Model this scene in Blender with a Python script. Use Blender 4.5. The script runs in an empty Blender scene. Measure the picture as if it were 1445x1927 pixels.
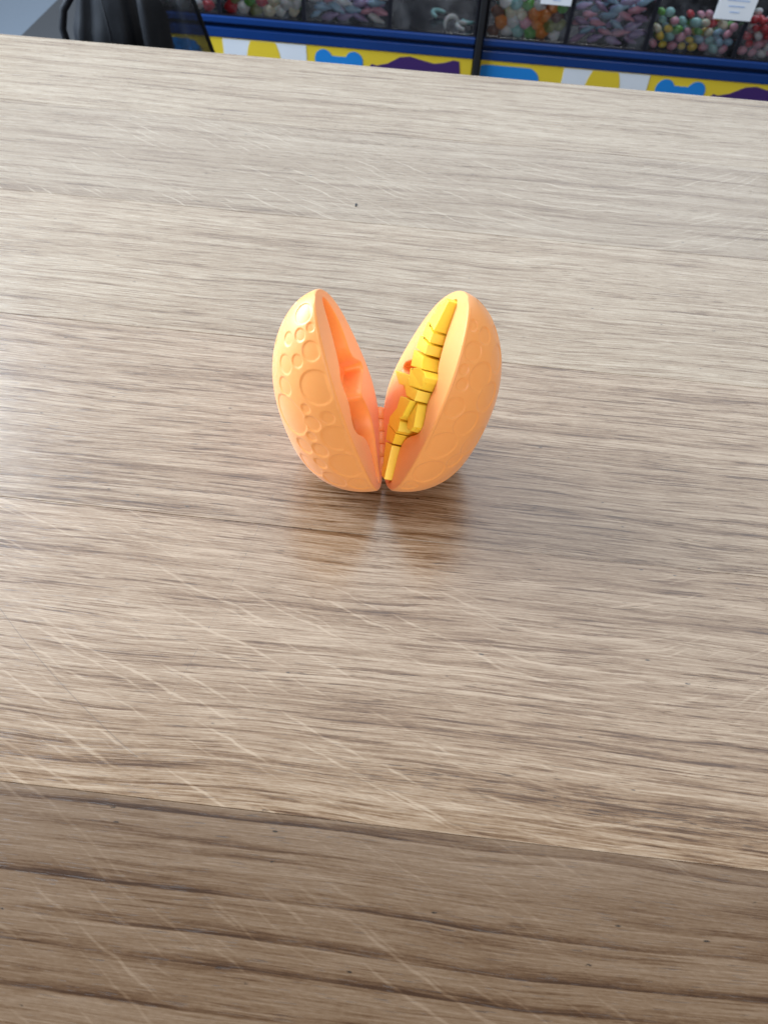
import bpy, bmesh, math, random
import numpy as np
from mathutils import Matrix, Vector

S = 0.001                      # everything below is measured in millimetres
random.seed(7); np.random.seed(7)
scene = bpy.context.scene
C = bpy.context.collection

# ------------------------------------------------------------------ camera
CAM_AXES = ((0.9941055567822524, -0.10483482458763878, 0.027636959462411168),
            (0.10062927937980778, 0.7973527967376822, -0.595064925588878),
            (0.04034712017168685, 0.5943384364890726, 0.8032022988049623))
cam = bpy.data.cameras.new('camera'); camo = bpy.data.objects.new('camera', cam); C.objects.link(camo)
m = Matrix(CAM_AXES).to_4x4(); m.translation = Vector((11.115, -187.566, 216.649)) * S
camo.matrix_world = m
cam.sensor_fit = 'VERTICAL'; cam.sensor_height = 36.0; cam.lens = 36.0 * 1340.0 / 1927.0
cam.clip_start = 0.01; cam.clip_end = 60.0
cam.dof.use_dof = True; cam.dof.focus_distance = 0.268; cam.dof.aperture_fstop = 22.0
scene.camera = camo

# ------------------------------------------------------------------ light
w = bpy.data.worlds.new('World'); scene.world = w; w.use_nodes = True
bg = w.node_tree.nodes['Background']
bg.inputs['Color'].default_value = (0.86, 0.93, 1.0, 1); bg.inputs['Strength'].default_value = 0.20

def area(name, loc, target, sx, sy, power, col, spread=180):
    l = bpy.data.lights.new(name, 'AREA'); l.shape = 'RECTANGLE'; l.size = sx; l.size_y = sy
    l.energy = power; l.color = col; l.spread = math.radians(spread)
    o = bpy.data.objects.new(name, l); C.objects.link(o); o.location = loc
    o.rotation_euler = (Vector(target) - Vector(loc)).to_track_quat('-Z', 'Y').to_euler()
    return o
area('ceiling_panel', (-0.3, 3.2, 2.1), (-0.3, 3.201, 0.0), 6.0, 5.4, 250, (0.79, 0.895, 1.0))
area('shop_window', (-1.75, 0.60, 0.75), (0.0, 0.05, 0.03), 1.5, 1.1, 120, (0.70, 0.84, 1.0))
area('front_light', (0.40, -1.5, 0.72), (0.0, 0.2, 0.0), 1.0, 0.9, 19, (1.0, 0.97, 0.92))  # unseen front lamp added behind the camera to light egg and dinosaur

vs = scene.view_settings
vs.view_transform = 'Standard'; vs.look = 'None'; vs.exposure = 0.0; vs.gamma = 1.0; vs.use_curve_mapping = False
scene.render.engine = 'CYCLES'
scene.cycles.max_bounces = 10; scene.cycles.diffuse_bounces = 5; scene.cycles.transparent_max_bounces = 16
scene.cycles.caustics_reflective = False; scene.cycles.caustics_refractive = False
scene.render.resolution_x = 767; scene.render.resolution_y = 1024

# ------------------------------------------------------------------ helpers
def tag(o, label=None, cat=None, group=None, kind=None):
    if label: o['label'] = label
    if cat: o['category'] = cat
    if group: o['group'] = group
    if kind: o['kind'] = kind
    return o

def empty(name, loc=(0, 0, 0)):
    o = bpy.data.objects.new(name, None); C.objects.link(o); o.location = loc
    o.empty_display_size = 0.02
    return o

def link(name, me, mat=None, parent=None, smooth=False):
    o = bpy.data.objects.new(name, me); C.objects.link(o)
    if mat is not None:
        me.materials.clear(); me.materials.append(mat)
    if smooth:
        me.polygons.foreach_set('use_smooth', [True] * len(me.polygons))
    if parent is not None: o.parent = parent
    return o

def from_bm(name, bm, mat=None, parent=None, smooth=False):
    bmesh.ops.recalc_face_normals(bm, faces=bm.faces)
    me = bpy.data.meshes.new(name); bm.to_mesh(me); bm.free()
    return link(name, me, mat, parent, smooth)

def bm_box(bm, x0, x1, y0, y1, z0, z1, bev=0.0, seg=2):
    r = bmesh.ops.create_cube(bm, size=1.0)
    vsx = r['verts']
    for v in vsx:
        v.co = Vector((x0 + (v.co.x + .5) * (x1 - x0), y0 + (v.co.y + .5) * (y1 - y0), z0 + (v.co.z + .5) * (z1 - z0))) * S
    if bev > 0:
        es = list({e for v in vsx for e in v.link_edges})
        bmesh.ops.bevel(bm, geom=es, offset=bev * S, segments=seg, affect='EDGES', profile=.5)

def box(name, x0, x1, y0, y1, z0, z1, mat, parent=None, bev=0.0, seg=2):
    bm = bmesh.new(); bm_box(bm, x0, x1, y0, y1, z0, z1, bev, seg)
    return from_bm(name, bm, mat, parent)

def prism_xz(name, pts, y0, y1, mat, parent=None):
    """flat outline in x,z (mm) given thickness along y"""
    bm = bmesh.new()
    a = [bm.verts.new((x * S, y0 * S, z * S)) for x, z in pts]
    b = [bm.verts.new((x * S, y1 * S, z * S)) for x, z in pts]
    bm.faces.new(a); bm.faces.new(b[::-1])
    n = len(pts)
    for i in range(n): bm.faces.new((a[i], a[(i + 1) % n], b[(i + 1) % n], b[i]))
    return from_bm(name, bm, mat, parent)

def tube(name, path, rad, mat, parent=None, seg=10):
    bm = bmesh.new(); rings = []
    pts = [Vector(p) * S for p in path]
    for i, p in enumerate(pts):
        d = (pts[min(i + 1, len(pts) - 1)] - pts[max(i - 1, 0)]).normalized()
        u = d.orthogonal().normalized() if i == 0 else (rings_u - d * rings_u.dot(d)).normalized()
        rings_u = u; v = d.cross(u)
        r = (rad[i] if isinstance(rad, (list, tuple)) else rad) * S
        rings.append([bm.verts.new(p + (u * math.cos(t) + v * math.sin(t)) * r) for t in [2 * math.pi * k / seg for k in range(seg)]])
    for a, b in zip(rings, rings[1:]):
        for k in range(seg): bm.faces.new((a[k], a[(k + 1) % seg], b[(k + 1) % seg], b[k]))
    bm.faces.new(rings[0][::-1]); bm.faces.new(rings[-1])
    return from_bm(name, bm, mat, parent, True)

# ---- small node language
class NT:
    def __init__(s, name):
        s.mat = bpy.data.materials.new(name); s.mat.use_nodes = True
        s.t = s.mat.node_tree; s.n = s.t.nodes; s.l = s.t.links
        s.bsdf = s.n['Principled BSDF']; s.out = s.n['Material Output']
    def put(s, sock, v):
        if isinstance(v, bpy.types.NodeSocket): s.l.new(v, sock)
        else: sock.default_value = v
    def m(s, op, *a, clamp=False):
        nd = s.n.new('ShaderNodeMath'); nd.operation = op; nd.use_clamp = clamp
        for i, v in enumerate(a): s.put(nd.inputs[i], v)
        return nd.outputs[0]
    def comb(s, x, y, z=0.0):
        nd = s.n.new('ShaderNodeCombineXYZ')
        for i, v in enumerate((x, y, z)): s.put(nd.inputs[i], v)
        return nd.outputs[0]
    def noise(s, vec, scale=1.0, detail=2.0, rough=.5, dist=0.0, color=False):
        nd = s.n.new('ShaderNodeTexNoise'); s.put(nd.inputs['Vector'], vec)
        nd.inputs['Scale'].default_value = scale; nd.inputs['Detail'].default_value = detail
        nd.inputs['Roughness'].default_value = rough; nd.inputs['Distortion'].default_value = dist
        return nd.outputs['Color' if color else 'Fac']
    def vor(s, vec, scale=1.0, out='Distance', rnd=1.0):
        nd = s.n.new('ShaderNodeTexVoronoi'); s.put(nd.inputs['Vector'], vec)
        nd.inputs['Scale'].default_value = scale; nd.inputs['Randomness'].default_value = rnd
        return nd.outputs[out]
    def ss(s, v, a, b, lo=0.0, hi=1.0):
        nd = s.n.new('ShaderNodeMapRange'); nd.interpolation_type = 'SMOOTHSTEP'
        s.put(nd.inputs['Value'], v)
        s.put(nd.inputs['From Min'], a); s.put(nd.inputs['From Max'], b)
        s.put(nd.inputs['To Min'], lo); s.put(nd.inputs['To Max'], hi)
        return nd.outputs['Result']
    def mix(s, f, a, b, mode='MIX'):
        nd = s.n.new('ShaderNodeMix'); nd.data_type = 'RGBA'; nd.blend_type = mode
        s.put(nd.inputs['Factor'], f)
        for k, v in (('A', a), ('B', b)):
            sk = [i for i in nd.inputs if i.name == k and i.type == 'RGBA'][0]
            s.put(sk, v)
        return [o for o in nd.outputs if o.type == 'RGBA'][0]
    def attr(s, name, kind='OBJECT'):
        nd = s.n.new('ShaderNodeAttribute'); nd.attribute_type = kind; nd.attribute_name = name
        return nd.outputs['Fac']
    def bump(s, h, strength, dist, prev=None):
        nd = s.n.new('ShaderNodeBump'); s.put(nd.inputs['Height'], h)
        nd.inputs['Strength'].default_value = strength; nd.inputs['Distance'].default_value = dist
        if prev is not None: s.l.new(prev, nd.inputs['Normal'])
        return nd.outputs[0]
    def objxyz(s, k=1.0 / S):
        tc = s.n.new('ShaderNodeTexCoord'); sp = s.n.new('ShaderNodeSeparateXYZ')
        s.l.new(tc.outputs['Object'], sp.inputs[0])
        return [s.m('MULTIPLY', sp.outputs[i], k) for i in range(3)]

def plain(name, col, rough=.5, spec=.5, metallic=0.0, var=0.08, scale=60.0, bump=0.0):
    k = NT(name); x, y, z = k.objxyz(1.0)
    n = k.noise(k.comb(x, y, z), scale, 4.0, .6)
    d = tuple(c * (1 - var * 2) for c in col) + (1,); l = tuple(min(1, c * (1 + var * 2)) for c in col) + (1,)
    k.l.new(k.mix(n, d, l), k.bsdf.inputs['Base Color'])
    k.bsdf.inputs['Roughness'].default_value = rough; k.bsdf.inputs['Metallic'].default_value = metallic
    k.bsdf.inputs['Specular IOR Level'].default_value = spec
    if bump: k.l.new(k.bump(n, bump, 0.001), k.bsdf.inputs['Normal'])
    return k.mat

# ------------------------------------------------------------------ oak
def oak():
    k = NT('oak')
    x, y, z = k.objxyz()
    seed = k.attr('seed'); sp = k.attr('spacing'); gs = k.attr('ring_strength')
    tone = k.attr('tone'); warm = k.attr('warm'); rs = k.attr('ray_strength'); ra = k.attr('ray_slope'); rt = k.attr('ray_turn'); st = k.attr('streaks')
    def nz(sx, sy, sz=0.0, detail=2.0, rough=.55, yy=None):
        return k.noise(k.comb(k.m('MULTIPLY', xs, sx), k.m('MULTIPLY', ys if yy is None else yy, sy), k.m('ADD', seed, sz)), 1.0, detail, rough)
    xs = k.m('ADD', x, k.m('MULTIPLY', seed, 613.0)); ys = k.m('ADD', y, k.m('MULTIPLY', seed, 91.0))
    # the grain wanders slightly across the board
    wob = k.m('SUBTRACT', nz(.0055, .014), .5); wob2 = k.m('SUBTRACT', nz(.035, .16, 20.0), .5)
    yw = k.m('ADD', k.m('ADD', ys, k.m('MULTIPLY', wob, 11.0)), k.m('MULTIPLY', wob2, .8))
    broad = nz(.005, .11, 1.0, 2.0, .5, yw)
    med = nz(.010, .36, 2.0, 3.0, .6, yw)
    streak = nz(.028, 1.05, 3.0, 3.0, .62, yw)
    fine = nz(.07, 2.3, 4.0, 2.0, .65, yw)
    grit = nz(.5, 1.8, 5.0, 2.0, .6)
    brk = nz(.035, .35, 6.0, 3.0, .6, yw)
    dark1 = k.m('MULTIPLY', k.ss(streak, .525, .60), k.ss(brk, .36, .58))
    dark2 = k.ss(med, .50, .68)
    lite = k.ss(nz(.018, .8, 7.0, 2.0, .6, yw), .53, .64)
    # growth rings: uneven spacing, dark porous early wood fading outwards
    un = k.m('MULTIPLY', k.m('SUBTRACT', k.noise(k.comb(seed, k.m('MULTIPLY', yw, .035), 3.3), 1.0, 1.0), .5), 40.0)
    fr = k.m('FRACT', k.m('DIVIDE', k.m('ADD', yw, un), sp))
    early = k.m('MULTIPLY', k.m('POWER', k.m('SUBTRACT', 1.0, fr), 5.0), k.ss(fr, 0.0, .05))
    patch = k.ss(nz(.012, .09, 9.0, 2.0, .5, yw), .34, .66)
    ring = k.m('MULTIPLY', k.m('MULTIPLY', early, gs), k.m('MULTIPLY_ADD', patch, .7, .3))
    # pores: short dark dashes gathered in the early wood
    pn = nz(.12, 2.4, 10.0, 2.0, .6, yw)
    pth = k.m('MULTIPLY_ADD', early, -.09, .645)
    pore = k.m('MULTIPLY', k.ss(k.m('SUBTRACT', pn, pth), 0.0, .06), k.m('MULTIPLY_ADD', patch, .6, .4))
    # a few black flecks
    fv = k.comb(k.m('MULTIPLY', xs, .085), k.m('MULTIPLY', ys, .26), seed)
    vd = k.vor(fv, 1.0, 'Distance'); vc = k.vor(fv, 1.0, 'Color')
    sepc = k.n.new('ShaderNodeSeparateColor'); k.l.new(vc, sepc.inputs[0])
    fl = k.m('MULTIPLY', k.ss(vd, .10, .05), k.m('GREATER_THAN', sepc.outputs[0], .52))
    fl = k.m('MULTIPLY', fl, k.ss(grit, .40, .55))
    # medullary rays: pale slanting lines, broken up, more or less evenly set
    tb = k.m('MAXIMUM', k.m('SUBTRACT', x, 35.0), 0.0)
    sl = k.m('SUBTRACT', k.m('MULTIPLY', x, ra), k.m('MULTIPLY', k.m('MULTIPLY', tb, tb), k.m('MULTIPLY', rt, .005)))
    bend = k.m('MULTIPLY', k.m('SUBTRACT', nz(.030, .030, 11.0, 3.0, .55), .5), 9.0)
    v = k.m('ADD', k.m('ADD', ys, sl), bend)
    def ray_set(period, width, sz, lo, hi):
        t = k.m('DIVIDE', v, period); cid = k.m('FLOOR', t)
        wn = k.n.new('ShaderNodeTexWhiteNoise'); wn.noise_dimensions = '1D'; k.put(wn.inputs['W'], k.m('ADD', cid, sz)); h = wn.outputs['Value']
        d = k.m('MULTIPLY', k.m('ABSOLUTE', k.m('SUBTRACT', k.m('SUBTRACT', t, cid), k.m('MULTIPLY_ADD', h, .5, .25))), period)
        along = k.noise(k.comb(k.m('MULTIPLY', xs, .027), k.m('MULTIPLY', cid, 3.7), sz), 1.0, 2.0, .6)
        on = k.ss(along, lo, hi)
        wdt = k.m('MULTIPLY', width, k.m('MULTIPLY_ADD', on, .7, .3))
        return k.m('MULTIPLY', k.ss(d, wdt, k.m('MULTIPLY', wdt, .25)), on)
    r1 = ray_set(6.0, .66, 3.0, .45, .62); r2 = ray_set(3.7, .5, 17.0, .50, .66)
    zone = k.ss(nz(.010, .020, 12.0, 1.0, .5), .36, .60)
    ray = k.m('MULTIPLY', k.m('MAXIMUM', r1, k.m('MULTIPLY', r2, .7)), k.m('MULTIPLY', k.m('MULTIPLY_ADD', zone, .8, .2), rs))
    # value of the wood
    val = k.m('MULTIPLY_ADD', k.m('SUBTRACT', broad, .5), .62, .70)
    val = k.m('SUBTRACT', val, k.m('MULTIPLY', dark2, .27))
    val = k.m('SUBTRACT', val, k.m('MULTIPLY', k.m('MULTIPLY', dark1, .46), st))
    val = k.m('ADD', val, k.m('MULTIPLY', k.m('MULTIPLY', lite, .20), st))
    val = k.m('MULTIPLY_ADD', k.m('SUBTRACT', fine, .5), k.m('MULTIPLY_ADD', st, 1.0, .4), val)
    val = k.m('MULTIPLY_ADD', k.m('SUBTRACT', grit, .5), .40, val)
    val = k.m('SUBTRACT', val, k.m('MULTIPLY', ring, .62))
    val = k.m('ADD', val, k.m('MULTIPLY', ray, .30))
    cr = k.n.new('ShaderNodeValToRGB'); k.put(cr.inputs[0], val)
    e = cr.color_ramp.elements
    e[0].position = 0.0; e[0].color = (.125, .062, .025, 1)
    e[1].position = 1.0; e[1].color = (.68, .54, .385, 1)
    for p_, c_ in ((.3, (.262, .155, .076, 1)), (.55, (.415, .288, .172, 1)), (.78, (.535, .405, .272, 1))):
        q = e.new(p_); q.color = c_
    col = k.mix(k.m('MULTIPLY', pore, .78), cr.outputs[0], (.085, .044, .02, 1))
    col = k.mix(k.m('MULTIPLY', fl, .85), col, (.018, .015, .013, 1))
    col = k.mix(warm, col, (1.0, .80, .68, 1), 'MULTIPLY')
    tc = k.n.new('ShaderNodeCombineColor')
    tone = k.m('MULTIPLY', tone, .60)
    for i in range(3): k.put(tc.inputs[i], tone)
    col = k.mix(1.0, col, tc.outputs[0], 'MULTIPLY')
    # worn scratches: a long bowed one and a faint dotted one
    def seg_mask(ax, ay, bx, by, wd, bow=0.0):
        L = math.hypot(bx - ax, by - ay); ux, uy = (bx - ax) / L, (by - ay) / L
        dx = k.m('SUBTRACT', x, ax); dy = k.m('SUBTRACT', y, ay)
        t = k.m('ADD', k.m('MULTIPLY', dx, ux / L), k.m('MULTIPLY', dy, uy / L))
        d = k.m('SUBTRACT', k.m('MULTIPLY', dy, ux), k.m('MULTIPLY', dx, uy))
        d = k.m('ADD', d, k.m('MULTIPLY', k.m('MULTIPLY', t, k.m('SUBTRACT', 1.0, t)), bow))
        inside = k.m('MULTIPLY', k.m('GREATER_THAN', t, 0.0), k.m('LESS_THAN', t, 1.0))
        return k.m('MULTIPLY', k.ss(k.m('ABSOLUTE', d), wd, wd * .35), inside)
    s1 = seg_mask(-128.0, -77.0, -60.0, -127.0, .20, 9.0)
    s2 = k.m('MULTIPLY', seg_mask(-37.5, -12.0, -56.0, -110.0, .20, -6.0), k.ss(grit, .48, .62))
    scr = k.m('MAXIMUM', k.m('MULTIPLY', s1, .4), k.m('MULTIPLY', s2, .6))
    col = k.mix(scr, col, (.06, .05, .045, 1))
    k.l.new(col, k.bsdf.inputs['Base Color'])
    hgt = k.m('SUBTRACT', k.m('MULTIPLY_ADD', fine, .35, k.m('MULTIPLY', streak, .3)), k.m('MULTIPLY', pore, .7))
    k.l.new(k.bump(hgt, .22, .0002), k.bsdf.inputs['Normal'])
    rg = k.m('MULTIPLY_ADD', fine, .14, .19)
    k.l.new(k.m('ADD', rg, k.m('MULTIPLY', pore, .2)), k.bsdf.inputs['Roughness'])
    k.bsdf.inputs['IOR'].default_value = 1.5; k.bsdf.inputs['Specular IOR Level'].default_value = .72
    return k.mat
OAK = oak()

# ------------------------------------------------------------------ the setting: floor
FZ = -750.0
k = NT('grey_vinyl'); x, y, z = k.objxyz()
n = k.noise(k.comb(x, y, z), .35, 3.0, .6)
k.l.new(k.mix(n, (.11, .14, .18, 1), (.17, .205, .255, 1)), k.bsdf.inputs['Base Color']); k.bsdf.inputs['Roughness'].default_value = .45
FLOOR = k.mat
k = NT('charcoal_carpet'); x, y, z = k.objxyz()
n = k.noise(k.comb(x, y, z), .22, 4.0, .7)
k.l.new(k.mix(n, (.03, .032, .037, 1), (.07, .073, .08, 1)), k.bsdf.inputs['Base Color']); k.bsdf.inputs['Roughness'].default_value = .95
k.l.new(k.bump(n, .6, .004), k.bsdf.inputs['Normal'])
CARPET = k.mat
tag(box('floor', -4500, 4500, -2500, 6500, FZ - 30, FZ, FLOOR), kind='structure')
tag(box('carpet', -1353, 4400, -1500, 6300, FZ + .1, FZ + 4, CARPET), kind='structure')

# ------------------------------------------------------------------ table
TABLE = tag(empty('oak_table', (0, 0, FZ * S)), 'pale oak table of wide glued boards with scratched top', 'table')
def under_table(o):
    o.parent = TABLE; o.matrix_parent_inverse = Matrix.Translation((0, 0, -FZ * S)); return o
edges = [-338, -238.2, -138.1, -38.4, 63.8, 165.0, 265.0, 360.2]
props = [  # seed tone warm spacing ring_strength ray_strength ray_slope ray_turn streaks
    (1.37, .54, .85, 13.0, 1.5, .8, .50, 0.0, .45),  # two near boards: darker wood, with the shade there also put into tone
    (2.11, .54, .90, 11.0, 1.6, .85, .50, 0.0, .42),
    (3.73, .98, .55, 4.6, .50, 1.1, .40, 1.0, .85),
    (4.29, .92, .48, 6.2, .55, .15, .34, 0.0, .95),
    (5.91, 1.0, .16, 5.2, .45, .25, .30, 0.0, .75),
    (6.53, .86, .18, 6.8, .28, 1.9, .58, .9, .45),
    (7.17, .98, .08, 5.0, .40, .15, .30, 0.0, .65)]
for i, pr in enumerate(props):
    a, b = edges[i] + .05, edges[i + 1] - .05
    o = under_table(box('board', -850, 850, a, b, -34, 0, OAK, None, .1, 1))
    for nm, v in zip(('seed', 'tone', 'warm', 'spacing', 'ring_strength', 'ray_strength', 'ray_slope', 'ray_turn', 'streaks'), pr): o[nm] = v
o = under_table(box('core', -840, 840, -330, 352, -33.5, -1.2, plain('joint_glue', (.035, .024, .016), .8)))
LEGM = plain('leg_paint', (.05, .05, .055), .5)
for lx in (-790, 730):
    for ly in (-300, 270): under_table(box('leg', lx, lx + 60, ly, ly + 60, FZ + 4, -34.2, LEGM, None, 3))

# ------------------------------------------------------------------ egg
LE, EW, EK, EK2, EK3, EQ = 80.0, 27.33091, .2354243, .2418558, -.2737944, 1.0294
HP = Vector((1.08706, 0.0, -39.214)); HW = Vector((0, 0, 3.2833)); HDL = Vector((.9998144, 0, .0192648))
AX = {'L': ((0.13894779, 0.94782026, -0.28693250), (-0.98825403, 0.11409887, -0.10166326), (-0.06361982, 0.29768809, 0.95254098)),
      'R': ((0.12753131, 0.94359163, 0.30556603), (-0.98979281, 0.14083617, -0.02180300), (-0.06360788, -0.29966650, 0.95192123))}
def half_matrix(side):
    A = Matrix(AX[side]); t = (HW - A @ HP) * S
    mm = A.to_4x4(); mm.translation = t
    return mm
def prof(s): return EW * np.sqrt(np.maximum(0, 1 - s * s)) * (1 - EK * s + EK2 * s * s + EK3 * s ** 3)

SLOT = [(-7.6, 34.4), (-4.4, 29.6), (-1.9, 24.6), (1.0, 20.8), (4.0, 17.2), (7.0, 15.0), (10.6, 14.9), (11.6, 12.4), (12.3, 8.0), (13.2, 5.0),
        (17.6, 2.6), (19.6, 0.4), (19.4, -2.4), (18.4, -5.2), (14.4, -11.4), (12.6, -16.0), (12.9, -20.2), (16.2, -24.6), (22.0, -30.0),
        (20.2, -33.4), (16.5, -33.8), (7.8, -30.4), (.7, -28.0), (-2.9, -25.0), (-4.8, -21.0), (-5.0, -16.0), (-3.6, -10.4), (-9.0, -10.8), (-14.4, -12.2),
        (-20.8, -14.6), (-22.2, -12.0), (-20.4, -9.2), (-14.2, -1.4), (-12.6, 3.6), (-14.6, 9.0), (-15.6, 15.6), (-13.6, 24.0), (-11.6, 29.4)]
def chaikin(p, n=2):
    p = np.array(p, float)
    for _ in range(n):
        q = np.roll(p, -1, 0)
        p = np.stack([p * .75 + q * .25, p * .25 + q * .75], 1).reshape(-1, 2)
    return p
def sdist(X, Z, poly):
    d = np.full(X.shape, 1e9); ins = np.zeros(X.shape, bool)
    for (ax, az), (bx, bz) in zip(poly, np.roll(poly, -1, 0)):
        ex, ez = bx - ax, bz - az
        t = np.clip(((X - ax) * ex + (Z - az) * ez) / (ex * ex + ez * ez + 1e-12), 0, 1)
        d = np.minimum(d, np.hypot(X - ax - t * ex, Z - az - t * ez))
        c = ((az > Z) != (bz > Z)) & (X < ex * (Z - az) / (ez + 1e-12) + ax)
        ins ^= c
    return np.where(ins, d, -d)
def sstep(v, a, b):
    t = np.clip((v - a) / (b - a), 0, 1); return t * t * (3 - 2 * t)

CIRC = {'L': [(3.4, -4.5, 38.5, 3.4), (8.5, -6.7, 34.8, 2.0), (8.2, -2.6, 36.6, 1.4), (6.5, -11.5, 32.6, 2.2), (13.2, -4.1, 31.7, 3.1), (10.7, -14.8, 26.3, 3.2),
              (13.1, -9.7, 28.8, 2.1), (19.7, -5.6, 22.1, 5.9), (13.5, -17.5, 19.6, 3.2), (16.8, -19.6, 9.2, 7.6), (20.6, -11.8, 15.0, 1.7), (23.9, -5.2, 12.2, 2.4),
              (22.7, -11.4, 9.5, 3.0), (26.1, -5.1, 3.9, 5.2), (23.0, -13.8, 3.7, 1.9), (20.8, -18.9, -2.9, 3.4), (24.7, -12.8, -2.3, 3.1), (27.4, -1.9, -1.6, 1.9),
              (27.9, -5.8, -9.4, 6.0), (24.3, -15.4, -9.8, 2.5), (20.4, -20.6, -14.6, 5.4), (25.7, -13.3, -18.9, 4.6), (28.3, -4.3, -20.8, 4.1)],
        'R': [(7.3, 2.4, 37.3, 1.8), (7.6, 7.8, 34.8, 2.7), (12.9, 4.5, 31.9, 3.2), (7.6, 16.2, 27.1, 4.6), (16.9, 2.9, 27.5, 1.7), (15.8, 10.3, 25.0, 4.9),
              (19.3, 4.1, 23.3, 2.1), (16.0, 16.4, 17.4, 5.2), (22.8, 4.5, 15.9, 3.8), (22.6, 11.6, 9.7, 5.0), (26.5, 6.4, .8, 5.9), (24.0, 15.4, -8.1, 3.4),
              (19.6, 20.2, -1.5, 6.0), (27.8, 7.3, -12.7, 6.0), (28.3, 3.6, -21.9, 3.2), (21.6, 19.2, -18.4, 5.2)]}
rng = np.random.RandomState(3)
for side, sg in (('L', -1), ('R', 1)):       # the sides turned away carry the same pattern
    cl = CIRC[side]
    for _ in range(900):
        s_ = rng.uniform(-.93, .95); th = rng.uniform(.12, math.pi - .12); r_ = float(prof(np.array(s_)))
        c = (r_ * math.cos(th), sg * EQ * r_ * math.sin(th), s_ * LE / 2); R_ = rng.choice([1.8, 2.4, 3.2, 4.6, 6.0])
        if c[0] > 9 - .35 * abs(c[1]): continue
        if all(math.dist(c, q[:3]) > R_ + q[3] + .5 for q in cl): cl.append((*c, R_))

def filament():
    k = NT('orange_filament'); x, y, z = k.objxyz()
    lay = k.noise(k.comb(k.m('MULTIPLY', x, .02), k.m('MULTIPLY', y, .02), k.m('MULTIPLY', z, 1.6)), 1.0, 2.0, .6)
    n = k.noise(k.comb(x, y, z), .5, 3.0, .6)
    k.l.new(k.mix(n, (.94, .37, .098, 1), (.97, .40, .115, 1)), k.bsdf.inputs['Base Color'])
    k.bsdf.inputs['Roughness'].default_value = .45
    k.bsdf.inputs['Sheen Weight'].default_value = .17; k.bsdf.inputs['Sheen Roughness'].default_value = .5; k.bsdf.inputs['Sheen Tint'].default_value = (1.0, .86, .92, 1)
    k.bsdf.inputs['Subsurface Weight'].default_value = .12
    k.bsdf.inputs['Subsurface Radius'].default_value = (1.0, .45, .2); k.bsdf.inputs['Subsurface Scale'].default_value = .0012
    b1 = k.bump(lay, .30, .00006)
    k.l.new(k.bump(k.noise(k.comb(x, y, z), 3.0, 2.0), .12, .0001, b1), k.bsdf.inputs['Normal'])
    return k.mat
ORANGE = filament()

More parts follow.
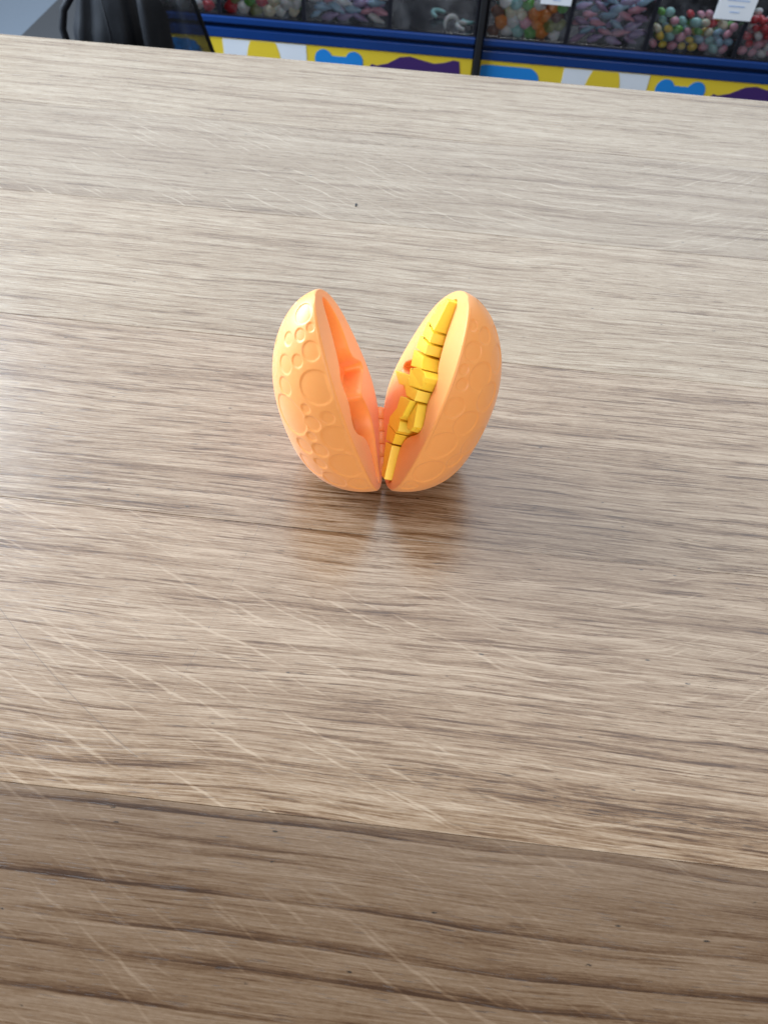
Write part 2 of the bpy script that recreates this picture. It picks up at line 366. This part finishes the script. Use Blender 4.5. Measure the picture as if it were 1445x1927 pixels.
EGG = tag(empty('hinged_egg'), 'open orange plastic egg with round dimples standing on its blunt end', 'egg')
def half_shell(side):
    sg = -1 if side == 'L' else 1
    NSs, NF, NSH = 340, 210, 280
    a = np.linspace(-math.pi / 2 + .012, math.pi / 2 - .012, NSs); s = np.sin(a); r = prof(s); z = s * LE / 2
    f = np.minimum(.8, r * .3)
    t = np.linspace(-1, 1, NF)
    # flat mating face with the hollow
    X = t[None, :] * (r - f)[:, None]; Z = np.repeat(z[:, None], NF, 1)
    sd = sdist(X, Z, chaikin(SLOT))
    dep = 7.2 * sstep(sd, -.15, .95) + .7 * sstep(sd, 1.5, 5.0)
    dep *= sstep(sd, -.4, 0.1)
    Yf = sg * dep
    # rounded edge then the shell
    th = np.linspace(0, math.pi, NSH)
    xs = r[:, None] * np.cos(th)[None, :]; ysh = EQ * r[:, None] * np.sin(th)[None, :]; zs = np.repeat(z[:, None], NSH, 1)
    P = np.stack([xs, sg * ysh, zs], -1)
    ct = np.stack([0 * z, 0 * z, z * .75], -1)[:, None, :]
    nrm = P - ct; nrm /= np.linalg.norm(nrm, axis=-1, keepdims=True) + 1e-9
    dip = np.zeros(xs.shape)
    for cx, cy, cz, R_ in CIRC[side]:
        d = np.sqrt((P[..., 0] - cx) ** 2 + (P[..., 1] - cy) ** 2 + (P[..., 2] - cz) ** 2)
        dip = np.maximum(dip, sstep(R_ + .2 - d, 0, .36) * .30)
        dip = np.where((d > R_ + .2) & (d < R_ + .75), np.minimum(dip, dip - .07 * np.sin((d - R_ - .2) / .55 * math.pi)), dip)
    edge = sstep(ysh, .8, 2.2)
    P = P - nrm * (dip * edge)[..., None]
    # lift the first and last shell rows into a small round-over
    keep = slice(2, NSH - 2)
    Ps = P[:, keep]
    def fil(sx, u):  # u 0..1 from face edge to shell
        ang = u * math.pi / 2
        return np.stack([sx * (r - f + f * np.sin(ang) * .985), sg * f * (1 - np.cos(ang)), z], -1)[:, None, :]
    # rows near the seam must lie beyond the round-over
    Ps = Ps.copy()
    mlo = (np.abs(Ps[..., 1]) < f[:, None] * 1.15)
    Ps[..., 1] = np.where(mlo, sg * f[:, None] * 1.15, Ps[..., 1])
    face = np.stack([X, Yf, Z], -1)
    loop = np.concatenate([face, fil(1, .35), fil(1, .7), fil(1, 1.0), Ps, fil(-1, 1.0), fil(-1, .7), fil(-1, .35)], 1)
    n1, n2 = loop.shape[:2]
    V = loop.reshape(-1, 3) * S
    V = np.vstack([V, [[0, 0, -LE / 2 * S], [0, 0, LE / 2 * S]]])
    i, j = np.meshgrid(np.arange(n1 - 1), np.arange(n2), indexing='ij'); j2 = (j + 1) % n2
    quads = np.stack([i * n2 + j, i * n2 + j2, (i + 1) * n2 + j2, (i + 1) * n2 + j], -1).reshape(-1, 4)
    if sg > 0: quads = quads[:, ::-1]
    jj = np.arange(n2); b0 = n1 * n2
    cap0 = np.stack([np.full(n2, b0), (jj + 1) % n2, jj], -1); cap1 = np.stack([np.full(n2, b0 + 1), (n1 - 1) * n2 + jj, (n1 - 1) * n2 + (jj + 1) % n2], -1)
    if sg > 0: cap0 = cap0[:, ::-1]; cap1 = cap1[:, ::-1]
    me = bpy.data.meshes.new('half_shell')
    me.from_pydata(V.tolist(), [], quads.tolist() + cap0.tolist() + cap1.tolist()); me.update()
    o = link('half_shell', me, ORANGE, EGG, True)
    o.matrix_local = half_matrix(side)
    return o
hl = half_shell('L'); hl['label'] = 'empty half with a dinosaur shaped hollow'
hr = half_shell('R'); hr['label'] = 'half that holds the yellow dinosaur'

# hinge knuckles on the blunt end
hd = ((Matrix(AX['L']) @ HDL) + (Matrix(AX['R']) @ HDL)).normalized()
def on_hinge(q): return HW + hd * q
q0, q1 = -20.6, 12.0
n = 5
for i in range(n):
    a_ = q0 + (q1 - q0) * i / n + .18; b_ = q0 + (q1 - q0) * (i + 1) / n - .18
    up = Vector((-.3, 0, 2.1))
    r_ = 1.95 if i % 2 == 0 else 1.85
    tube('hinge_knuckle', [on_hinge(a_) + up, on_hinge(a_ + .15) + up, on_hinge(b_ - .15) + up, on_hinge(b_) + up], [r_ - .2, r_, r_, r_ - .2], ORANGE, EGG, 20)
tube('hinge_pin', [on_hinge(q0 + .6) + up, on_hinge(q1 - .6) + up], .8, ORANGE, EGG, 12)

# ------------------------------------------------------------------ dinosaur
k = NT('yellow_filament'); x, y, z = k.objxyz()
n_ = k.noise(k.comb(x, y, z), .6, 3.0, .6)
k.l.new(k.mix(n_, (.95, .70, .05, 1), (.97, .76, .075, 1)), k.bsdf.inputs['Base Color'])
k.bsdf.inputs['Roughness'].default_value = .38
k.bsdf.inputs['Subsurface Weight'].default_value = .1; k.bsdf.inputs['Subsurface Radius'].default_value = (1, .7, .15); k.bsdf.inputs['Subsurface Scale'].default_value = .001
k.l.new(k.bump(k.m('SINE', k.m('MULTIPLY', y, 2 * math.pi / .3)), .10, .00005), k.bsdf.inputs['Normal'])
YELLOW = k.mat
DINO = tag(empty('dinosaur_figure'), 'jointed yellow plastic dinosaur lying in the hollow of the orange egg', 'toy dinosaur')
MR = half_matrix('R'); DINO.matrix_world = MR
def dpart(name, pts, n1, n0=-4.2, taper=.35, bev=.4, n1b=None, parent=None, dn=None):
    """pts (x,z) seen on the face, n = height above the mating face (local -y)"""
    bm = bmesh.new(); c = np.mean(pts, 0)
    def top(i, p): return n1[i] if isinstance(n1, (list, tuple)) else n1
    tp = []
    for i, p in enumerate(pts):
        d = np.array(p) - c; L = np.hypot(*d); q = np.array(p) - d / L * taper
        tp.append(bm.verts.new((q[0] * S, -top(i, p) * S, q[1] * S)))
    bt = [bm.verts.new((p[0] * S, -n0 * S, p[1] * S)) for p in pts]
    bm.faces.new(tp); bm.faces.new(bt[::-1]); nn = len(pts)
    for i in range(nn): bm.faces.new((tp[i], bt[i], bt[(i + 1) % nn], tp[(i + 1) % nn]))
    bmesh.ops.bevel(bm, geom=list(bm.edges), offset=bev * S, segments=2, affect='EDGES', profile=.6)
    o = from_bm(name, bm, YELLOW, parent or DINO)
    return o
dpart('tail_tip', [(-6.4, 33.2), (-2.5, 23.0), (-10.4, 20.0), (-11.2, 27.6), (-9.2, 32.0)], [3.0, 4.2, 4.2, 3.6, 3.0], taper=.1, bev=.25)
dpart('tail_segment', [(-2.3, 22.3), (-.7, 19.4), (-9.8, 14.2), (-11.0, 19.3)], 4.2, taper=.1, bev=.25)
dpart('tail_segment', [(-.4, 18.8), (1.5, 15.9), (-8.2, 9.2), (-10.2, 13.4)], 4.6, taper=.1, bev=.25)
dpart('tail_segment', [(2.0, 15.3), (6.0, 13.4), (-3.6, 4.6), (-8.0, 8.4)], 5.0, taper=.1, bev=.25)
hip = dpart('hip_segment', [(3.6, 11.9), (7.4, 13.8), (10.9, 12.6), (11.2, 9.2), (3.6, 2.0), (-3.0, 4.2)], [5.1, 4.6, 3.2, 3.4, 5.1, 5.1], taper=.2, bev=.3)
dpart('hip_ridge', [(7.2, 13.9), (10.4, 14.3), (11.0, 12.4), (8.6, 11.2)], 4.2, taper=.1, bev=.2, parent=hip, n0=-1)
dpart('body_band', [(-1.2, 1.6), (3.4, 1.4), (11.0, 8.4), (12.9, 5.0), (4.8, -1.8), (-1.0, -2.6)], 4.6, taper=.1, bev=.3)
dpart('body', [(4.4, -2.4), (10.8, 2.9), (12.0, -5.0), (10.6, -8.4), (3.4, -10.0), (1.0, -6.0)], 5.0, taper=.5, bev=.3)
dpart('thigh', [(12.0, 3.9), (13.2, 4.3), (19.2, -.6), (18.4, -4.2), (14.4, -7.6), (11.8, -4.4)], [3.0, 3.0, 2.9, 2.6, 2.6, 3.0], taper=.05, bev=.25)
dpart('foot_step', [(17.9, -1.2), (19.5, -1.0), (18.7, -4.0), (17.4, -3.8)], 1.4, n0=-3, taper=.05, bev=.15)
dpart('foot', [(-18.6, -13.6), (-1.6, 2.0), (-.9, -2.9), (-8.8, -10.4)], [3.4, 3.7, 3.7, 3.5], n0=.9, taper=.1, bev=.2)
dpart('heel', [(-3.0, -2.9), (-1.6, -6.2), (-6.0, -9.8), (-12.0, -10.2)], 2.0, n0=-3.0, taper=.2, bev=.25)
dpart('neck_segment', [(10.6, -8.9), (13.2, -11.2), (12.4, -13.6), (2.8, -20.4), (.4, -18.6), (2.4, -10.7)], 4.3, taper=.15, bev=.25)
dpart('neck_segment', [(12.2, -14.2), (12.3, -19.8), (5.4, -26.4), (1.2, -22.2), (3.0, -20.6)], [4.0, 3.2, 3.2, 3.8, 4.0], taper=.1, bev=.25)
dpart('snout', [(12.4, -20.5), (21.2, -30.2), (17.6, -33.0), (6.0, -26.8)], [3.1, 2.9, 2.9, 3.1], taper=.05, bev=.25)
# small dark discs on the tail joints, shade of pin holes put into colour
HOLE = plain('pin_hole_shadow', (.30, .17, .01), .7)
for (hx, hz, hn) in ((-7.6, 20.6, 4.24), (-6.4, 15.9, 4.33), (-4.2, 10.6, 4.63), (-.6, 6.4, 5.03)):
    bm = bmesh.new(); bmesh.ops.create_cone(bm, cap_ends=True, segments=14, radius1=.34 * S, radius2=.34 * S, depth=.3 * S,
        matrix=Matrix.Translation((hx * S, -hn * S, hz * S)) @ Matrix.Rotation(math.pi / 2, 4, 'X'))
    from_bm('pin_hole_disc', bm, HOLE, DINO, False)

# ------------------------------------------------------------------ candy counter behind the table
BLUE = plain('blue_plastic', (.005, .036, .165), .35, .5, 0, .10, 9.0)
DKBLUE = plain('navy_plastic', (.008, .03, .12), .4, .5, 0, .10, 9.0)
PYEL = plain('yellow_print', (.78, .56, .035), .45, .4, 0, .03, 8.0)
PWHITE = plain('white_print', (.74, .76, .80), .45, .4, 0, .03, 8.0)
PBLUE = plain('sky_blue_print', (.015, .22, .62), .45, .4, 0, .03, 8.0)
PPURP = plain('purple_print', (.055, .02, .13), .45, .4, 0, .04, 8.0)
BLACKM = plain('black_metal', (.012, .012, .014), .4)

def ell(cx, cz, rx, rz, n=40): return [(cx + rx * math.cos(2 * math.pi * i / n), cz + rz * math.sin(2 * math.pi * i / n)) for i in range(n)]
def unit(x0, label):
    u = tag(empty('candy_counter', ((x0 + 294) * S, 1.3, FZ * S)), label, 'candy counter', 'blue candy counters')
    def ch(o):
        o.parent = u; o.matrix_parent_inverse = Matrix.Translation((-(x0 + 294) * S, -1.3, -FZ * S)); return o
    x1 = x0 + 589
    ch(box('plinth', x0 + 1, x1 - 1, 1206, 1500, FZ + 4.2, -306, DKBLUE, None, 2))
    pan = ch(box('front_panel', x0, x1, 1200, 1205.8, FZ + 60, -306.5, PYEL, None, .8))
    # printed pictures, a hair proud of the panel
    def art(nm, pts, m_, d): 
        o = prism_xz(nm, [(x0 + a, c) for a, c in pts], 1200 - .25 * d - .3, 1200.2, m_); o.parent = pan; return o
    rr = []
    for (cx, cz, a0) in ((84, -335, 90), (10, -335, 180), (10, -450, 270), (84, -450, 0)):
        rr += [(cx + 22 * math.cos(math.radians(a0 - 90 + t)) if False else cx + 22 * math.cos(math.radians({90: 0, 180: 90, 270: 180, 0: 270}[a0] + t)),
                cz + 22 * math.sin(math.radians({90: 0, 180: 90, 270: 180, 0: 270}[a0] + t))) for t in range(0, 91, 15)]
    rr = [(max(a, 1), c) for a, c in rr]
    art('blue_square_print', rr, PBLUE, 1)
    art('white_block_print', [(146, -307.5), (295, -307.5), (297, -460), (144, -460)], PWHITE, 1)
    art('yellow_disc_print', [(a, min(c, -307.6)) for a, c in ell(218, -352, 32, 62)], PYEL, 2)
    e1 = [(326 + 16 * math.cos(math.radians(t)), -327 + 16 * math.sin(math.radians(t))) for t in range(215, 22, -12)]
    mid = [(345, -320.5), (353, -321), (361, -320.5)]
    e2 = [(380 + 16 * math.cos(math.radians(t)), -327 + 16 * math.sin(math.radians(t))) for t in range(158, -40, -12)]
    art('bear_head_print', e1 + mid + e2 + [(392, -370), (380, -400), (348, -412), (316, -400), (304, -370)], PBLUE, 1)
    art('purple_sweet_print', [(407, -333), (412, -328), (420, -330), (440, -325), (462, -313), (480, -311), (500, -315), (522, -319), (540, -316), (556, -311), (566, -312),
        (569, -330), (569, -400), (520, -420), (430, -400), (410, -360)], PPURP, 1)
    # blue shelf: lower band, dark groove, upper lip
    ch(box('shelf_band', x0, x1, 1198, 1500, -305.8, -291, BLUE, None, 1.2, 2))
    ch(box('shelf_groove', x0 + .5, x1 - .5, 1212, 1499, -290.8, -283, DKBLUE))
    ch(box('shelf_lip', x0, x1, 1196, 1500, -282.8, -273, BLUE, None, 1.2, 2))
    return ch
chL = unit(-541, 'blue and yellow candy counter ending behind the black bag')
chR = unit(62, 'blue and yellow candy counter holding the pastel sweets')
post = tag(box('divider_post', 49.5, 60.5, 1190, 1490, FZ + 4.1, 250, BLACKM, None, 1.5), 'black upright post between the two blue candy counters', 'post')

# clear bins
k = NT('clear_acrylic')
tr = k.n.new('ShaderNodeBsdfTransparent'); tr.inputs[0].default_value = (.93, .95, .98, 1)
gl = k.n.new('ShaderNodeBsdfGlossy'); gl.inputs['Roughness'].default_value = .08
fz = k.n.new('ShaderNodeFresnel'); fz.inputs['IOR'].default_value = 1.49
x, y, z = k.objxyz()
hz = k.ss(k.noise(k.comb(k.m('MULTIPLY', x, .03), y, k.m('MULTIPLY', z, .03)), 1.0, 3.0, .6), .4, .75, 0.0, .10)
df = k.n.new('ShaderNodeBsdfDiffuse'); df.inputs[0].default_value = (.6, .62, .68, 1)
mx0 = k.n.new('ShaderNodeMixShader'); k.l.new(hz, mx0.inputs[0]); k.l.new(tr.outputs[0], mx0.inputs[1]); k.l.new(df.outputs[0], mx0.inputs[2])
mx = k.n.new('ShaderNodeMixShader'); k.l.new(fz.outputs[0], mx.inputs[0]); k.l.new(mx0.outputs[0], mx.inputs[1]); k.l.new(gl.outputs[0], mx.inputs[2])
k.l.new(mx.outputs[0], k.out.inputs['Surface']); ACR = k.mat
SMOKE = plain('smoked_acrylic', (.018, .018, .024), .15)
TAGW = plain('tag_paper', (.78, .80, .84), .5, .3, 0, .02)
INK = plain('tag_ink', (.30, .42, .66), .6, .3, 0, .02)
bins = [(-540, -394), (-393, -248), (-247, -101), (-100, 47), (63, 200), (201, 333), (334, 482), (483, 630)]
binlab = ['clear bin of white and red sweets behind the mesh flap of the bag',
          'clear bin of white, red and green sweets left of the lilac sweets',
          'clear bin heaped with lilac and pale pink sweets',
          'nearly empty dark bin with a few pale curled sweets',
          'clear bin of large white, yellow and green sweets beside the black post',
          'clear bin heaped with pale blue and mauve sweets',
          'clear bin of small pastel sweets under a white tag',
          'clear bin of red and pale pink sweets past the pastel ones']
for (a, b), lab in zip(bins, binlab):
    r = tag(empty('candy_bin', ((a + b) / 2 * S, 1.32, -.2728)), lab, 'bin', 'clear bins on the candy counter')
    def ch(o): o.parent = r; o.matrix_parent_inverse = Matrix.Translation((-(a + b) / 2 * S, -1.32, .2728)); return o
    ch(box('bin_floor', a, b, 1200, 1440, -272.8, -270, SMOKE))
    ch(box('front_pane', a + 3.2, b - 3.2, 1200, 1202.5, -269.8, -90, ACR, None, .4))
    ch(box('side_wall', a, a + 3, 1200, 1440, -269.8, -90, SMOKE)); ch(box('side_wall', b - 3, b, 1200, 1440, -269.8, -90, SMOKE))
    ch(box('back_wall', a + 3.2, b - 3.2, 1437, 1440, -269.8, -90, SMOKE))
for tx0, tx1, tz0, tz1, lab in ((146, 196, -216, -176, 'small white price tag above the large mixed sweets'), (427, 487, -216, -172, 'small white price tag above the pastel sweets')):
    t = tag(box('price_tag', tx0, tx1, 1198.6, 1199.6, tz0, tz1, TAGW, None, .2), lab, 'price tag', None)
    for j in range(4):
        wv = (tx1 - tx0) * (.5, .6, .42, .26)[j]; cx = (tx0 + tx1) / 2; zz = tz1 - 9 - j * 8
        box('print_line', cx - wv / 2, cx + wv / 2, 1198.2, 1198.55, zz - .7, zz + .7, INK, t)

# sweets
def sweet_mesh(kind):
    bm = bmesh.new()
    if kind == 'drop':
        bmesh.ops.create_uvsphere(bm, u_segments=14, v_segments=9, radius=1.0)
        for v in bm.verts: v.co = Vector((v.co.x * 8.5, v.co.y * 6.5, v.co.z * 5.5)) * S
    elif kind == 'bottle':
        bmesh.ops.create_uvsphere(bm, u_segments=12, v_segments=11, radius=1.0)
        for v in bm.verts:
            t = v.co.x; f = .62 if t > .25 else 1.0
            v.co = Vector((t * 15, v.co.y * 5.8 * f, v.co.z * 4.8 * f)) * S
    elif kind == 'egg_sweet':
        bmesh.ops.create_uvsphere(bm, u_segments=16, v_segments=9, radius=1.0)
        for v in bm.verts:
            d = math.hypot(v.co.x, v.co.y); v.co = Vector((v.co.x * 11 * (1 + .15 * math.sin(3 * math.atan2(v.co.y, v.co.x))), v.co.y * 9.5, v.co.z * 3.5 + (2.6 if d < .45 and v.co.z > 0 else 0))) * S
    elif kind == 'curl':
        pts = [Vector((math.cos(t) * 11, math.sin(t) * 11, 0)) * S for t in np.linspace(0, 3.6, 14)]
        rings = []
        for i, p in enumerate(pts):
            u = p.normalized(); vv = Vector((0, 0, 1)); rr_ = (3.9 - abs(i - 6.5) * .22) * S
            rings.append([bm.verts.new(p + (u * math.cos(q) + vv * math.sin(q)) * rr_) for q in np.linspace(0, 2 * math.pi, 9)[:-1]])
        for a, b in zip(rings, rings[1:]):
            for q in range(8): bm.faces.new((a[q], a[(q + 1) % 8], b[(q + 1) % 8], b[q]))
        bm.faces.new(rings[0][::-1]); bm.faces.new(rings[-1])
    bmesh.ops.recalc_face_normals(bm, faces=bm.faces)
    me = bpy.data.meshes.new(kind); bm.to_mesh(me); bm.free()
    me.polygons.foreach_set('use_smooth', [True] * len(me.polygons)); return me
base = {kd: sweet_mesh(kd) for kd in ('drop', 'bottle', 'egg_sweet', 'curl')}
def sweet_mat(nm, c):
    m_ = plain('sweet_' + nm, c, .35, .5, 0, .12, 140.0); b_ = m_.node_tree.nodes['Principled BSDF']
    b_.inputs['Subsurface Weight'].default_value = .25; b_.inputs['Subsurface Scale'].default_value = .003
    return m_
pal = {n_: sweet_mat(n_, c) for n_, c in dict(white=(.72, .72, .70), red=(.55, .02, .03), green=(.12, .38, .05), brown=(.16, .06, .03), lilac=(.42, .32, .52), pink=(.72, .34, .42),
       sky=(.34, .52, .66), teal=(.30, .55, .52), yellow=(.78, .58, .08), orange=(.75, .25, .04), mauve=(.34, .22, .36), cream=(.72, .66, .48), olive=(.25, .26, .06)).items()}
cache = {}
def sm(kind, c):
    if (kind, c) not in cache:
        me = base[kind].copy(); me.materials.clear(); me.materials.append(pal[c]); cache[(kind, c)] = me
    return cache[(kind, c)]
where = ['in the bin behind the bag', 'in the white and red bin', 'in the lilac bin', 'in the nearly empty bin', 'in the bin beside the post',
         'in the blue and mauve bin', 'in the pastel bin', 'in the red and pink bin']
mixes = [('egg_sweet', ['white', 'white', 'red', 'white']), ('egg_sweet', ['white', 'cream', 'red', 'green', 'brown', 'white', 'olive']), ('bottle', ['lilac', 'white', 'pink', 'sky', 'lilac']),
         ('curl', ['white', 'teal']), ('egg_sweet', ['white', 'yellow', 'cream', 'orange', 'green', 'pink', 'olive', 'teal', 'white', 'brown']),
         ('bottle', ['sky', 'mauve', 'lilac', 'sky', 'pink', 'mauve']), ('drop', ['green', 'sky', 'pink', 'yellow', 'red', 'teal', 'cream', 'pink']), ('drop', ['red', 'white', 'pink', 'red'])]
kindname = {'drop': 'rounded', 'bottle': 'bottle shaped', 'egg_sweet': 'flat wavy', 'curl': 'curled'}
rs_ = random.Random(11)
def put(bi, kind, col, loc, rot, pos=''):
    o = bpy.data.objects.new('sweet', sm(kind, col)); C.objects.link(o); o.location = Vector(loc) * S; o.rotation_euler = rot; o.scale = [rs_.uniform(.85, 1.15)] * 3
    cn = {'sky': 'pale blue', 'teal': 'sea green'}.get(col, col); tag(o, f'{cn} {kindname[kind]} sweet {pos}{where[bi]}', 'sweet', f'{cn} sweets {pos}{where[bi]}')
for bi, (a, b) in enumerate(bins):
    kind, cols = mixes[bi]
    if bi == 3:
        for (px, py, pz, ry) in ((5, 1214, -262, .3), (26, 1217, -263.5, 1.2), (32, 1240, -263.5, 2.6), (-18, 1262, -263.5, .8)):
            put(bi, kind, rs_.choice(cols), (px, py, pz), (1.2 if py < 1216 else .15, 0, ry))
        continue
    stepx = {'drop': 15.5, 'bottle': 24, 'egg_sweet': 20.5, 'curl': 22}[kind]; stepz = {'drop': 11.5, 'bottle': 11.5, 'egg_sweet': 13.5}[kind]
    rows = {0: 2, 1: 3, 2: 4, 4: 5, 5: 6, 6: 4, 7: 5}[bi]
    for row in range(rows):
        for lay in range(2):
            nx = int((b - a - 14) / stepx)
            for ix in range(nx):
                px = a + 8 + (ix + .5 + (.35 if (row + lay) % 2 else -.1)) * (b - a - 16) / nx + rs_.uniform(-2, 2)
                px = min(max(px, a + 4 + stepx * .52), b - 4 - stepx * .52)
                py = 1203 + (8.5 if kind != 'egg_sweet' else 9.5) + lay * 17 + rs_.uniform(0, 3)
                pz = -270 + 6.5 + row * stepz + lay * 7 + rs_.uniform(-1.5, 1.5)
                if row == rows - 1 and rs_.random() < .35: continue
                if kind == 'egg_sweet': rot = (1.15 + rs_.uniform(-.35, .35), rs_.uniform(-.4, .4), rs_.uniform(-.3, .3))
                elif kind == 'bottle': rot = (rs_.uniform(0, 3), rs_.uniform(-.5, .5), rs_.uniform(-.25, .25))
                else: rot = (rs_.uniform(0, 3), rs_.uniform(-.6, .6), rs_.uniform(-.5, .5))
                put(bi, kind, rs_.choice(cols), (px, py, pz), rot, 'under the heap ' if row == 0 else 'atop the heap ' if row == rows - 1 else 'amid the heap ')

# ------------------------------------------------------------------ black bag in the aisle
k = NT('black_nylon'); x, y, z = k.objxyz()
n_ = k.noise(k.comb(x, y, z), .06, 4.0, .6)
k.l.new(k.mix(n_, (.004, .0045, .006, 1), (.012, .013, .017, 1)), k.bsdf.inputs['Base Color']); k.bsdf.inputs['Roughness'].default_value = .6
k.bsdf.inputs['Specular IOR Level'].default_value = .18
k.l.new(k.bump(k.noise(k.comb(x, y, z), .9, 2.0), .3, .0008), k.bsdf.inputs['Normal']); NYL = k.mat
k = NT('black_netting'); x, y, z = k.objxyz()
wv = k.m('MULTIPLY', k.m('ABSOLUTE', k.m('SINE', k.m('MULTIPLY', k.m('ADD', x, z), 1.3))), k.m('ABSOLUTE', k.m('SINE', k.m('MULTIPLY', k.m('SUBTRACT', x, z), 1.3))))
k.bsdf.inputs['Base Color'].default_value = (.008, .009, .013, 1); k.bsdf.inputs['Roughness'].default_value = .7
k.l.new(k.ss(wv, .62, .40), k.bsdf.inputs['Alpha']); NET = k.mat
BAG = tag(empty('bag', (-.46, .93, (FZ + 4.2) * S)), 'tall black fabric bag standing in the aisle before the candy counter', 'bag')
def loft(name, rings, mat, parent, cap=True, closed=True):
    bm = bmesh.new(); R_ = [[bm.verts.new(Vector(p) * S) for p in ring] for ring in rings]
    nn = len(R_[0])
    for a, b in zip(R_, R_[1:]):
        for q in range(nn if closed else nn - 1): bm.faces.new((a[q], a[(q + 1) % nn], b[(q + 1) % nn], b[q]))
    if cap: bm.faces.new(R_[0][::-1]); bm.faces.new(R_[-1])
    o = from_bm(name, bm, mat, parent, True); return o
rings = []
nz = np.random.RandomState(5)
ph = nz.uniform(0, 6.28, 8)
for iz in range(60):
    t = iz / 59.0; zz = 0 + t * 640
    wx = 62 * (1.06 - .18 * t) * (1 - .45 * max(0, t - .86) / .14); wy = 75 * (1.05 - .25 * t) * (1 - .5 * max(0, t - .86) / .14)
    if iz == 0: wx *= .93; wy *= .93
    ring = []
    for q in range(56):
        an = 2 * math.pi * q / 56; c, s_ = math.cos(an), math.sin(an)
        e_ = 2 / 3.2; fold = 1 + .05 * math.sin(7 * an + ph[0] + 4 * t) + .035 * math.sin(13 * an + ph[1] - 9 * t) + .04 * math.sin(31 * t + 2 * an) + .025 * math.sin(23 * t - 5 * an)
        ring.append((wx * abs(c) ** e_ * (1 if c >= 0 else -1) * fold, wy * abs(s_) ** e_ * (1 if s_ >= 0 else -1) * fold, zz))
    rings.append(ring)
loft('bag_body', rings, NYL, BAG)
for i in range(8):
    xr = -34 + i * 5.2
    tube('pleat', [(xr + 1.6 * math.sin(i), -80 - 1.5 * math.cos(i), 455), (xr + .6, -79, 490), (xr, -77, 525), (xr - 1, -74, 548)], [2.0, 2.3, 2.3, 1.4], NYL, BAG, 8)
tube('strap', [(-8, -70, 610), (-26, -76, 604), (-40, -80, 588), (-47, -84, 566), (-45, -86, 548), (-36, -84, 534), (-22, -80, 528)], 5.0, NYL, BAG, 10)
tube('zip_cord', [(10, -72, 600), (14, -77, 560), (8, -80, 520), (12, -82, 470)], 1.6, NYL, BAG, 8)
# netting flap that hangs out on the right
rg = []
for iz in range(12):
    t = iz / 11.0; zz = 620 - t * 330
    reach = 66 + 80 * t
    rg.append([(50 + (reach - 0) * u * 1.0 - 0, -52 + 26 * u * u - 9 * math.sin(u * 9 + t * 3), zz - 12 * u) for u in np.linspace(0, 1, 18)])
fl = loft('netting_flap', rg, NET, BAG, cap=False, closed=False)
sd_ = fl.modifiers.new('Solidify', 'SOLIDIFY'); sd_.thickness = .0012
tube('flap_hem', [r_[-1] for r_ in rg], 3.0, NYL, BAG, 8)

# ------------------------------------------------------------------ specks on the table top
FLECK = plain('dark_fleck', (.015, .015, .018), .7)
for (fx, fy, lx, ly, lab) in ((-33.0, 181.5, .55, 1.7, 'tiny dark fleck lying on the pale boards behind the egg'),):
    bm = bmesh.new(); bmesh.ops.create_icosphere(bm, subdivisions=2, radius=1.0)
    for v in bm.verts: v.co = Vector((fx + v.co.x * lx * (1 + .3 * math.sin(5 * v.co.y)), fy + v.co.y * ly, .28 + v.co.z * .28)) * S
    tag(from_bm('fleck', bm, FLECK, None, True), lab, 'fleck')
